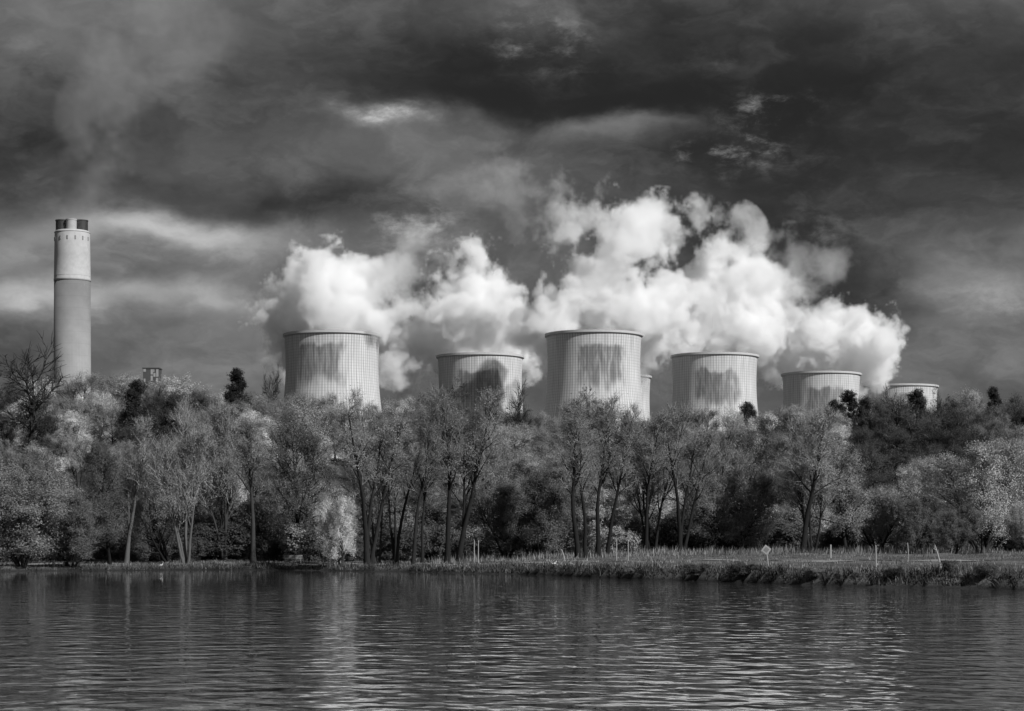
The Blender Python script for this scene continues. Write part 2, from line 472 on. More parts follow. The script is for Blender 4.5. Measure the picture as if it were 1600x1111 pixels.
for i, (px, D, lab) in enumerate(TOWERS):
    t = proto_tower if i == 0 else copy_tree(proto_tower)
    t.location = ((px - 800) / FPX * D, D, Z_BASE); t.rotation_euler = (0, 0, 0)
    tag(t, lab, 'cooling tower', 'power station cooling towers')

# ------------------------------------------------------------------ chimney
CD = 1300.0
ch = empty('chimney', ((113 - 800) / FPX * CD, CD, Z_BASE))
tag(ch, 'tall concrete power station chimney with pale upper band and dark flue tips', 'chimney')
def zpx(py, D): return CAM_H + (HORIZON - py) / FPX * D - Z_BASE
zj, zt = zpx(440, CD), zpx(361, CD)
mb = MB(); mb.lathe([(11.9, 0), (11.75, zj * 0.5), (11.35, zj), (9.9, zj)], 64); mb.build('shaft', M_SHAFT, ch, smooth=True)
mb = MB(); mb.lathe([(9.9, zj - 0.02), (11.55, zj + 0.02), (11.6, zj + 1.3), (11.42, zj + 1.6), (11.25, (zj + zt) / 2), (11.0, zt - 1.6), (10.5, zt - 0.2), (9.8, zt), (4.0, zt + 0.05), (0.01, zt + 0.06)], 64)
band = mb.build('upper_band', M_CHIM_TOP, ch, smooth=True)
mb = MB(); mb.lathe([(11.30, zj + 3.0), (11.45, zj + 3.1), (11.45, zj + 3.4), (11.30, zj + 3.5)], 64); mb.build('band_ring', M_CHIM_TOP, ch)
mb = MB(); mb.lathe([(10.9, zt - 1.5), (11.25, zt - 1.4), (11.25, zt - 1.0), (10.7, zt - 0.9)], 64); mb.build('band_ring', M_CHIM_TOP, ch)
for k in range(14):
    a = 2 * math.pi * (k + 0.35) / 14
    mb = MB(); mb.box(-0.4, 0.4, -0.25, 0.25, 0, 2.4)
    o = mb.build('vent_opening', M_VENT, band, (11.08 * math.cos(a), 11.08 * math.sin(a), zt - 6.6)); o.rotation_euler = (0, 0, a - math.pi / 2)
for (fx, fy, fr, m_) in ((0.6, -5.6, 3.3, M_FLUE), (-5.9, -1.6, 4.2, M_DARK), (6.2, -1.2, 3.9, M_DARK), (0, 5.4, 3.6, M_DARK)):
    mb = MB(); h = 6.6
    mb.lathe([(fr, zt + 0.07), (fr, zt + h - 0.8), (fr + 0.25, zt + h - 0.7), (fr + 0.25, zt + h), (fr - 0.5, zt + h), (fr - 0.5, zt + 1.0), (0.01, zt + 0.9)], 32, fx, fy)
    mb.build('flue', m_, ch, smooth=False)

# lift shaft block of the boiler house, just topping the wood
BD = 900.0
bp = at(238, 600, BD)
bl = empty('boiler_house_tower', (bp.x, BD, Z_BASE)); tag(bl, 'small dark boxy rooftop tower with pale panels above the trees by the chimney', 'building')
zt_b = zpx(577, BD)
mb = MB(); mb.box(-3.5, 3.5, -3.5, 3.5, 0, zt_b); mb.build('wall', M_CLAD, bl)
mb = MB(); mb.box(-3.8, 3.8, -3.8, 3.8, zt_b + 0.003, zt_b + 0.45); mb.build('roof', M_CLAD, bl)
for (x0, x1, z0, z1) in ((-3.3, -2.2, -1.4, -0.2), (-0.1, 0.9, -2.6, -0.3), (1.05, 1.5, -1.6, -0.3), (2.3, 3.3, -3.6, -0.3), (1.1, 2.0, -3.6, -2.0), (-0.1, 0.8, -5.4, -3.1), (2.2, 3.2, -6.2, -4.1), (-3.2, -2.4, -5.8, -4.4)):
    mb = MB(); mb.box(x0, x1, -3.62, -3.503, zt_b + z0, zt_b + z1); mb.build('panel', M_PANEL, bl)

# ------------------------------------------------------------------ steam: one density grid per plume
def hash3(ix, iy, iz, seed):
    h = (ix.astype(np.uint32) * np.uint32(374761393) + iy.astype(np.uint32) * np.uint32(668265263) + iz.astype(np.uint32) * np.uint32(2147483647) + np.uint32(seed * 974711 + 12345))
    h = (h ^ (h >> np.uint32(13))) * np.uint32(1274126177)
    h = (h ^ (h >> np.uint32(16))) * np.uint32(2246822519)
    return ((h ^ (h >> np.uint32(15))) & np.uint32(0xffffff)).astype(np.float32) / np.float32(0xffffff)
def vnoise(x, y, z, seed):
    fx, fy, fz = np.floor(x), np.floor(y), np.floor(z)
    tx, ty, tz = x - fx, y - fy, z - fz
    tx = tx * tx * (3 - 2 * tx); ty = ty * ty * (3 - 2 * ty); tz = tz * tz * (3 - 2 * tz)
    ix, iy, iz = fx.astype(np.int32), fy.astype(np.int32), fz.astype(np.int32)
    r = 0
    for a in (0, 1):
        for b in (0, 1):
            for c in (0, 1):
                w = (tx if a else 1 - tx) * (ty if b else 1 - ty) * (tz if c else 1 - tz)
                r = r + w * hash3(ix + a, iy + b, iz + c, seed)
    return r
def fbm(x, y, z, seed, octs=4, gain=0.5):
    s = 0; a = 1.0; t = 0
    for o in range(octs):
        s = s + a * vnoise(x * 2 ** o + 13.7 * o, y * 2 ** o - 7.1 * o, z * 2 ** o + 3.3 * o, seed + o); t += a; a *= gain
    return s / t
def make_steam_mat():
    m_, N, out = mat('steam')
    a = N.node('ShaderNodeAttribute'); a.attribute_name = 'density'
    p = N.node('ShaderNodeVolumePrincipled')
    p.inputs['Color'].default_value = (0.996, 0.996, 0.996, 1)
    p.inputs['Density Attribute'].default_value = ''
    p.inputs['Anisotropy'].default_value = 0.0
    N.put(p.inputs['Density'], a.outputs['Fac'])
    N.put(out.inputs['Volume'], p.outputs[0])
    return m_
M_STEAM = make_steam_mat()
def volume_object(name, dens, lo, hi, label, cat, group):
    """an object whose points carry a density value; geometry nodes turn them into a volume grid"""
    nx, ny, nz = dens.shape
    me = bpy.data.meshes.new(name)
    me.vertices.add(nx * ny * nz)
    att = me.attributes.new('d', 'FLOAT', 'POINT')
    att.data.foreach_set('value', np.ascontiguousarray(dens, np.float32).ravel())
    me.materials.append(M_STEAM)
    me.update()
    o = obj(name, me); tag(o, label, cat, group, 'stuff')
    ng = bpy.data.node_groups.new('density_grid', 'GeometryNodeTree')
    ng.interface.new_socket('Geometry', in_out='INPUT', socket_type='NodeSocketGeometry')
    ng.interface.new_socket('Geometry', in_out='OUTPUT', socket_type='NodeSocketGeometry')
    G = NT(ng)
    gi = G.node('NodeGroupInput'); go = G.node('NodeGroupOutput')
    p = G.node('GeometryNodeInputPosition').outputs[0]
    size = [hi[i] - lo[i] for i in range(3)]
    q = G.v('SUBTRACT', p, tuple(lo))
    q = G.v('MULTIPLY_ADD', q, tuple((s_ - 1) / size[i] for i, s_ in enumerate((nx, ny, nz))), (0.5, 0.5, 0.5))
    q = G.v('FLOOR', q)
    x, y, z = G.sep(q)
    ind = G.m('MULTIPLY_ADD', x, float(ny * nz), G.m('MULTIPLY_ADD', y, float(nz), z))
    at_ = G.node('GeometryNodeInputNamedAttribute', data_type='FLOAT'); at_.inputs['Name'].default_value = 'd'
    si = G.node('GeometryNodeSampleIndex', data_type='FLOAT', domain='POINT'); si.clamp = True
    G.put(si.inputs['Geometry'], gi.outputs[0]); G.put(si.inputs['Value'], at_.outputs[0])
    G.put(si.inputs['Index'], ind)
    vc = G.node('GeometryNodeVolumeCube')
    G.put(vc.inputs['Density'], si.outputs[0])
    vc.inputs['Min'].default_value = tuple(lo); vc.inputs['Max'].default_value = tuple(hi)
    vc.inputs['Resolution X'].default_value = nx; vc.inputs['Resolution Y'].default_value = ny; vc.inputs['Resolution Z'].default_value = nz
    sm = G.node('GeometryNodeSetMaterial'); sm.inputs['Material'].default_value = M_STEAM
    G.put(sm.inputs[0], vc.outputs[0]); G.put(go.inputs[0], sm.outputs[0])
    o.modifiers.new('density_grid', 'NODES').node_group = ng
    return o
def plume(name, D, puffs, label, cat, group, seed, voxel=1.2, rho=0.17, warp=1.0, edge=0.5):
    P = []
    for q in puffs:
        px, py, r = q[:3]; k = q[3] if len(q) > 3 else 1.0
        rng = random.Random(int(px * 7 + py * 13))
        back = q[4] if len(q) > 4 else rng.uniform(-0.3, 0.6) * r * D / FPX
        c = at(px, py, D + back); P.append((c.x, c.y, c.z, r * D / FPX, k))
    P = np.array(P)
    pad = 16.0
    lo = (P[:, :3] - P[:, 3:4]).min(0) - pad; hi = (P[:, :3] + P[:, 3:4]).max(0) + pad
    n = np.maximum(8, np.ceil((hi - lo) / voxel).astype(int))
    ax = [np.linspace(lo[i], hi[i], n[i]).astype(np.float32) for i in range(3)]
    X, Y, Z = np.meshgrid(*ax, indexing='ij')
    shape = X.shape; X, Y, Z = X.ravel(), Y.ravel(), Z.ravel()
    # cheap outer mask
    near = np.zeros(X.shape, bool)
    for c in P: near |= ((X - c[0]) ** 2 + (Y - c[1]) ** 2 + (Z - c[2]) ** 2) < (c[3] + pad) ** 2
    X, Y, Z = X[near], Y[near], Z[near]
    L = 34.0
    wx = (fbm(X / L, Y / L, Z / L, seed, 3) - 0.5) * 26 * warp
    wz = (fbm(X / L + 31, Y / L, Z / L, seed + 20, 3) - 0.5) * 22 * warp
    wy = (fbm(X / L, Y / L + 17, Z / L, seed + 40, 2) - 0.5) * 18 * warp
    Xw, Yw, Zw = X + wx, Y + wy, Z + wz
    sd = np.full(X.shape, 99.0, np.float32); dn = np.zeros(X.shape, np.float32)
    for c in P:
        d = np.sqrt((Xw - c[0]) ** 2 + (Yw - c[1]) ** 2 + (Zw - c[2]) ** 2) - c[3]
        w = np.clip(0.5 + (sd - d) / 14.0, 0, 1)
        dn = dn * (1 - w) + c[4] * w
        sd = sd * (1 - w) + d * w - 7.0 * w * (1 - w)
    thin = np.clip(1.0 - dn, 0, 1)
    wx2 = (fbm(X / 13.0, Y / 13.0, Z / 13.0, seed + 100, 2) - 0.5) * 9.0
    wz2 = (fbm(X / 13.0 + 9, Y / 13.0, Z / 13.0, seed + 120, 2) - 0.5) * 9.0
    L2 = 26.0
    n = fbm((X + wx2) / L2, Y / L2, (Z + wz2) / L2, seed + 60, 6, 0.72)
    n = np.clip((n - 0.5) / 0.095, -3, 3)
    env = np.clip((-sd + edge) / 15.0, -2.0, 1.6)
    den = np.clip((env + 0.56 * n * (1 + 0.5 * thin) - 0.05) / (0.36 + 0.6 * thin), 0, 1)
    den = den * den * (3 - 2 * den) * dn ** 1.4 * rho
    full = np.zeros(shape, np.float32).ravel(); full[near] = den
    return volume_object(name, full.reshape(shape), [float(v_) for v_ in lo], [float(v_) for v_ in hi], label, cat, group)
SG = 'steam plumes over the cooling towers'
plume('steam_plume', 1180, [(450, 496, 40, 1, 25), (444, 528, 34, 1, 72), (432, 508, 20, 1, 50), (452, 552, 26, 1, 85), (480, 485, 46), (530, 495, 50), (575, 505, 42), (470, 535, 34, 1, 20), (530, 535, 40, 1, 12), (575, 535, 34, 1, 16),
      (520, 445, 34), (508, 408, 26), (524, 388, 16), (490, 462, 40), (560, 458, 34), (592, 456, 22, 0.8), (594, 498, 30, 0.9), (618, 424, 20, 0.4), (650, 375, 30, 0.16), (628, 545, 28, 0.75, 60)],
      'leftmost bright steam cloud over the cooling tower nearest the chimney', 'steam', SG, 1)
plume('steam_plume', 1315, [(706, 450, 30), (734, 432, 32), (752, 414, 22), (712, 482, 54), (762, 478, 46), (690, 530, 46, 1, 30), (652, 556, 40, 1, 60), (620, 530, 30, 0.9, 60), (750, 530, 58, 1, 15), (800, 506, 38), (806, 540, 34, 1, 50), (770, 440, 22, 0.7), (830, 530, 30, 1, 60)],
      'second steam cloud, rounded and white, over the second cooling tower', 'steam', SG, 2)
plume('steam_plume', 1190, [(852, 452, 28), (890, 448, 48), (940, 440, 56), (880, 500, 46), (940, 500, 60), (840, 520, 38, 1, 40), (1000, 480, 56), (990, 530, 46, 1, 40), (920, 400, 38), (958, 378, 40), (1008, 370, 36, 0.9), (1046, 358, 30, 0.8), (1080, 338, 15, 0.6), (904, 356, 28, 0.55), (884, 326, 17, 0.5), (965, 400, 50), (1010, 420, 46), (1000, 380, 40, 0.9), (870, 360, 30, 0.3), (922, 330, 24, 0.5),
      (930, 530, 40, 1, 10), (780, 300, 40, 0.12), (840, 312, 30, 0.2), (895, 545, 34, 1, 30)],
      'tallest towering steam cloud, rising over the streaked middle cooling tower', 'steam', SG, 3)
plume('steam_plume', 1330, [(1052, 442, 48), (1092, 412, 40), (1112, 392, 30, 0.85), (1140, 372, 26, 0.4), (1100, 468, 52), (1146, 440, 36, 0.9), (1180, 442, 34, 0.85), (1200, 470, 40), (1226, 452, 22, 0.7), (1060, 515, 50), (1125, 520, 56, 1, 15), (1178, 505, 46), (1015, 548, 30, 0.9, 50), (1035, 575, 22, 0.5, 60), (1208, 540, 42, 1, 190), (1070, 540, 40, 1, 10), (1260, 400, 40, 0.18), (1245, 430, 24, 0.4), (1205, 572, 24, 0.9, 220)],
      'ragged sloping steam cloud over the fourth cooling tower', 'steam', SG, 4)
plume('steam_plume', 1470, [(1258, 524, 32), (1290, 530, 42), (1328, 524, 38), (1348, 502, 20, 0.9), (1372, 492, 14, 0.8), (1338, 560, 38, 1, 45), (1370, 576, 20, 1), (1272, 556, 42, 1, 40), (1300, 502, 18, 0.7), (1230, 560, 32, 1, 95), (1368, 540, 26), (1310, 568, 36, 1, 35), (1255, 495, 18, 0.5), (1350, 590, 22, 0.8, 70)],
      'rightmost low steam cloud, curling to a hook over the fifth cooling tower', 'steam', SG, 5)
plume('chimney_smoke', 1300, [(122, 335, 16, 1), (128, 305, 22, 1), (138, 270, 30, 0.9), (150, 230, 36, 0.85), (168, 185, 44, 0.8), (190, 140, 52, 0.75), (215, 95, 58, 0.7), (250, 50, 66, 0.65), (290, 5, 70, 0.6)],
      'faint grey smoke trailing up from the chimney top', 'smoke', None, 6, voxel=3.2, rho=0.0055, edge=6.0)

# ------------------------------------------------------------------ tree prototypes
class Tree:
    def __init__(self, seed): self.r = np.random.default_rng(seed); self.br = []; self.tips = []
    def path(self, p, d, length, n, wander, lift):
        pts = [p]; d = d / np.linalg.norm(d)
        for i in range(n):
            d = d + self.r.normal(0, wander, 3) + np.array([0, 0, lift]); d = d / np.linalg.norm(d)
            p = p + d * length / n; pts.append(p)
        return np.array(pts)
    def side(self, d, ang):
        r_ = self.r.normal(0, 1, 3); r_ = r_ - d * np.dot(r_, d); r_ /= (np.linalg.norm(r_) + 1e-9)
        return d * math.cos(ang) + r_ * math.sin(ang)
def tubes_to_arrays(br, sides_for):
    V = []; F = []; b = 0
    for (pts, rad, lev) in br:
        n = sides_for(lev); m_ = len(pts)
        t = np.gradient(pts, axis=0); t /= (np.linalg.norm(t, axis=1, keepdims=True) + 1e-9)
        ref = np.array([0.3, 0.9, 0.1]) if abs(t[0][2]) > 0.7 else np.array([0.05, 0.1, 1.0])
        s = np.cross(t, ref); s /= (np.linalg.norm(s, axis=1, keepdims=True) + 1e-9)
        u = np.cross(s, t)
        a = 2 * np.pi * np.arange(n) / n
        ring = pts[:, None, :] + rad[:, None, None] * (np.cos(a)[None, :, None] * s[:, None, :] + np.sin(a)[None, :, None] * u[:, None, :])
        V.append(ring.reshape(-1, 3))
        i = np.arange(m_ - 1)[:, None]; k = np.arange(n)[None, :]; k2 = (k + 1) % n
        F.append(np.stack([b + i * n + k, b + i * n + k2, b + (i + 1) * n + k2, b + (i + 1) * n + k], -1).reshape(-1, 4))
        b += m_ * n
    if not V: return np.zeros((0, 3)), np.zeros((0, 4), int)
    return np.concatenate(V), np.concatenate(F)
def leaf_arrays(rng, centres, outward, size, flat=0.0):
    """small leaf faces that turn roughly outwards from their bough"""
    n = len(centres)
    nr = outward * 0.9 + rng.normal(0, 0.42, (n, 3)) + np.array([0, 0, 0.25]); nr /= np.linalg.norm(nr, axis=1, keepdims=True) + 1e-9
    a = rng.normal(0, 1, (n, 3)); a -= nr * (a * nr).sum(1, keepdims=True); a /= np.linalg.norm(a, axis=1, keepdims=True) + 1e-9
    b = np.cross(nr, a)
    s = size * rng.uniform(0.55, 1.35, (n, 1))
    v = np.stack([centres - a * s, centres + b * s * 0.55, centres + a * s, centres - b * s * 0.55], 1)
    return v.reshape(-1, 3), np.arange(n * 4).reshape(n, 4)
def tree_proto(seed, H=14.0, stems=1, spread=0.1, trunk_r=0.22, start=0.3, limbs=16, limb_len=3.6, limb_ang=(35, 60), taper=0.75, lift=0.06, wander=0.10,
               branches=7, twigs=5, twig_len=0.9, leaves=5, leaf_size=0.13, leaf_jit=0.25, shape='cone', twig_r=0.014, flat=0.0, droop=0.0):
    """returns (trunk mesh, crown mesh): trunk, limbs and boughs; twigs and leaves"""
    T = Tree(seed); r = T.r
    wood = []; twig = []; lc = []; lo_ = []
    for s in range(stems):
        a = r.uniform(0, 2 * math.pi) if stems > 1 else 0
        lean = spread * (r.uniform(0.5, 1.2) if stems > 1 else r.uniform(0, 1))
        d0 = np.array([math.cos(a) * lean, math.sin(a) * lean, 1.0])
        hs = H * (1 if s == 0 else r.uniform(0.72, 0.98))
        tp = T.path(np.array([math.cos(a), math.sin(a), 0]) * (0.18 * (stems > 1)) + np.array([0, 0, -0.35]), d0, hs + 0.35, 9, 0.045, 0.02)
        tr = trunk_r * (1 - 0.85 * np.linspace(0, 1, 10) ** 0.9) * (1 if s == 0 else 0.8); tr[0] *= 1.35
        wood.append((tp, tr, 0))
        L = max(3, int(limbs / (stems ** 0.6)))
        for i in range(L):
            t = start + (1 - start) * ((i + r.uniform(0, 1)) / L) * 0.98
            j = min(int(t * 9), 8); f = t * 9 - j
            p = tp[j] * (1 - f) + tp[j + 1] * f; td = tp[j + 1] - tp[j]; td /= np.linalg.norm(td)
            q = (t - start) / (1 - start)
            if shape == 'cone': k = 1.0 - taper * q
            elif shape == 'round': k = math.sqrt(max(0.05, 1 - (1.7 * (q - 0.42)) ** 2)) 
            elif shape == 'umbrella': k = 0.4 + 0.8 * q if q < 0.8 else 0.9
            else: k = 1.0
            ll = limb_len * k * r.uniform(0.7, 1.2)
            ang = R(r.uniform(*limb_ang)) * (1 - 0.35 * q)
            lp = T.path(p, T.side(td, ang), ll, 5, wander, lift - droop)
            r0 = max(0.02, min(tr[j] * 0.6, 0.028 * ll + 0.01))
            wood.append((lp, r0 * (1 - 0.75 * np.linspace(0, 1, 6)), 1))
            for b in range(branches):
                tb = 0.2 + 0.8 * (b + r.uniform(0, 1)) / branches
                jb = min(int(tb * 5), 4); fb = tb * 5 - jb
                pb = lp[jb] * (1 - fb) + lp[jb + 1] * fb; bd = lp[jb + 1] - lp[jb]; bd /= np.linalg.norm(bd)
                bl_ = ll * 0.42 * (1.15 - 0.6 * tb) * r.uniform(0.7, 1.3) + 0.25
                bp_ = T.path(pb, T.side(bd, R(r.uniform(25, 60))), bl_, 3, 0.14, lift - droop)
                twig.append((bp_, max(twig_r * 1.5, r0 * 0.35) * (1 - 0.6 * np.linspace(0, 1, 4)), 2))
                for w in range(twigs):
                    tw = 0.25 + 0.75 * (w + r.uniform(0, 1)) / twigs
                    jw = min(int(tw * 3), 2); fw = tw * 3 - jw
                    pw = bp_[jw] * (1 - fw) + bp_[jw + 1] * fw; wd = bp_[jw + 1] - bp_[jw]; wd /= np.linalg.norm(wd)
                    wl = twig_len * r.uniform(0.6, 1.3)
                    wp = T.path(pw, T.side(wd, R(r.uniform(15, 50))), wl, 2, 0.16, lift * 1.2 - droop * 1.5)
                    twig.append((wp, twig_r * np.array([1.0, 0.8, 0.35]), 3))
                    nl = r.poisson(leaves) if leaves else 0
                    if nl:
                        u = r.uniform(0.1, 1.05, (nl, 1)); 
                        seg = np.where(u < 0.5, wp[0] + (wp[1] - wp[0]) * u * 2, wp[1] + (wp[2] - wp[1]) * (u - 0.5) * 2)
                        q_ = seg + r.normal(0, leaf_jit, (nl, 3)) * np.array([1, 1, 0.7])
                        o_ = q_ - (lp[2] + lp[3]) / 2; o_ = o_ / (np.linalg.norm(o_, axis=1, keepdims=True) + 1e-6)
                        ax_ = q_ - np.array([tp[5][0], tp[5][1], H * 0.5]); ax_ = ax_ / (np.linalg.norm(ax_, axis=1, keepdims=True) + 1e-6)
                        lc.append(q_); lo_.append(o_ * 0.65 + ax_ * 0.5)
    tv, tf = tubes_to_arrays(wood, lambda l: 8 if l == 0 else 5)
    trunk = new_mesh('trunk', tv, tf, [BARK], True)
    cv, cf = tubes_to_arrays(twig, lambda l: 3)
    mi = np.zeros(len(cf), np.int32)
    if lc:
        c = np.concatenate(lc); oo = np.concatenate(lo_); oo = oo[c[:, 2] > 0.15]; c = c[c[:, 2] > 0.15]
        lv, lf = leaf_arrays(r, c, oo, leaf_size, flat)
        mi = np.concatenate([mi, np.ones(len(lf), np.int32)])
        cf = np.concatenate([cf, lf + len(cv)]); cv = np.concatenate([cv, lv])
    crown = new_mesh('crown', cv, cf, [TWIG, LEAF], False, mi)
    return trunk, crown, float(np.quantile(cv[:, 2], 0.992))

PROTO = {}
for i in range(5):   # tall slender stems with a thin haze of young leaf
    PROTO['slender', i] = tree_proto(100 + i, H=16, stems=(1, 2, 1, 3, 1)[i], spread=(0.10, 0.10, 0.14, 0.16, 0.05)[i], trunk_r=0.29, start=0.44, limbs=22, limb_len=3.7, limb_ang=(28, 52), taper=0.55, lift=0.11,
                                     branches=8, twigs=6, twig_len=0.9, leaves=8, leaf_size=0.06, leaf_jit=0.2, twig_r=0.017)
for i in range(3):   # many ascending pale rods
    PROTO['rods', i] = tree_proto(120 + i, H=14, stems=4, spread=0.30, trunk_r=0.20, start=0.30, limbs=34, limb_len=3.8, limb_ang=(18, 40), taper=0.5, lift=0.18,
                                  branches=8, twigs=5, twig_len=1.1, leaves=10, leaf_size=0.06, leaf_jit=0.18, twig_r=0.018)
for i in range(3):   # low dense willow
    PROTO['willow', i] = tree_proto(140 + i, H=8, stems=6, spread=0.55, trunk_r=0.17, start=0.14, limbs=60, limb_len=2.3, limb_ang=(30, 70), shape='round', lift=0.08,
                                    branches=6, twigs=5, twig_len=0.7, leaves=17, leaf_size=0.06, leaf_jit=0.2)
PROTO['dome', 0] = tree_proto(151, H=10.5, stems=9, spread=0.62, trunk_r=0.16, start=0.16, limbs=110, limb_len=2.6, limb_ang=(25, 65), shape='round', lift=0.12,
                              branches=7, twigs=6, twig_len=0.7, leaves=9, leaf_size=0.058, leaf_jit=0.18)   # great domed willow
for i in range(4):   # full rounded crown
    PROTO['round', i] = tree_proto(160 + i, H=11, stems=1 + i % 3, spread=0.22, trunk_r=0.24, start=0.16, limbs=36, limb_len=4.0, limb_ang=(45, 80), shape='round', lift=0.07,
                                   branches=7, twigs=5, twig_len=0.85, leaves=19, leaf_size=0.068, leaf_jit=0.24)
for i in range(2):   # bare spreading crown
    PROTO['bare', i] = tree_proto(180 + i, H=8.5, stems=1, spread=0.1, trunk_r=0.34, start=0.36, limbs=17, limb_len=4.6, limb_ang=(38, 72), shape='umbrella', lift=0.05, wander=0.2,
                                  branches=9, twigs=5, twig_len=1.0, leaves=0, twig_r=0.034)
for i in range(2):   # dark pine
    PROTO['pine', i] = tree_proto(190 + i, H=12, stems=1, spread=0.03, trunk_r=0.22, start=0.22, limbs=44, limb_len=3.2, limb_ang=(60, 90), taper=0.75, lift=0.03, shape='cone',
                                  branches=7, twigs=5, twig_len=0.55, leaves=14, leaf_size=0.11, leaf_jit=0.17)
for i in range(1):   # flat-topped layered crown
    PROTO['layered', i] = tree_proto(196 + i, H=12, stems=1, spread=0.1, trunk_r=0.28, start=0.45, limbs=20, limb_len=5.2, limb_ang=(75, 95), shape='umbrella', lift=0.0, droop=0.03,
                                     branches=8, twigs=5, twig_len=0.7, leaves=8, leaf_size=0.12, leaf_jit=0.16, flat=0.5)
for i in range(3):   # bush down to the ground
    PROTO['shrub', i] = tree_proto(210 + i, H=3.2, stems=7, spread=0.7, trunk_r=0.06, start=0.08, limbs=50, limb_len=1.2, limb_ang=(35, 80), shape='round', lift=0.05,
                                   branches=4, twigs=4, twig_len=0.45, leaves=7, leaf_size=0.085, leaf_jit=0.14)
rngp = random.Random(5)
KINDNAME = {'slender': 'ash_tree', 'rods': 'poplar_tree', 'willow': 'willow_tree', 'dome': 'willow_tree', 'round': 'broadleaf_tree', 'bare': 'bare_tree', 'pine': 'pine_tree', 'layered': 'cedar_tree', 'shrub': 'shrub'}
def plant(kind, x, y, h, leaf, label, cat, group=None, var=None, wide=1.0, bark=0.07, twig=0.13, rz=None, tilt=(0, 0), zoff=0.0):
    n = sum(1 for k in PROTO if k[0] == kind)
    trunk, crown, H0 = PROTO[kind, (rngp.randrange(n) if var is None else var % n)]
    root = empty(KINDNAME[kind], (x, y, float(ground_z(x, y)) + zoff))
    s = h / H0
    root.scale = (s * wide, s * wide, s)
    root.rotation_euler = (R(tilt[0]), R(tilt[1]), rngp.uniform(0, 6.28) if rz is None else rz)
    for nm, me in (('trunk', trunk), ('crown', crown)):
        o = obj(nm, me, root); o.color = (min(0.62, leaf * 1.9), bark * 0.4, twig * 1.35, 1.0)
    tag(root, label, cat, group)
    return root
def px_x(px, Y): return (px - 800) / FPX * Y
def top_h(x, Y, py): return CAM_H + (HORIZON - py) / FPX * Y - float(ground_z(x, Y))

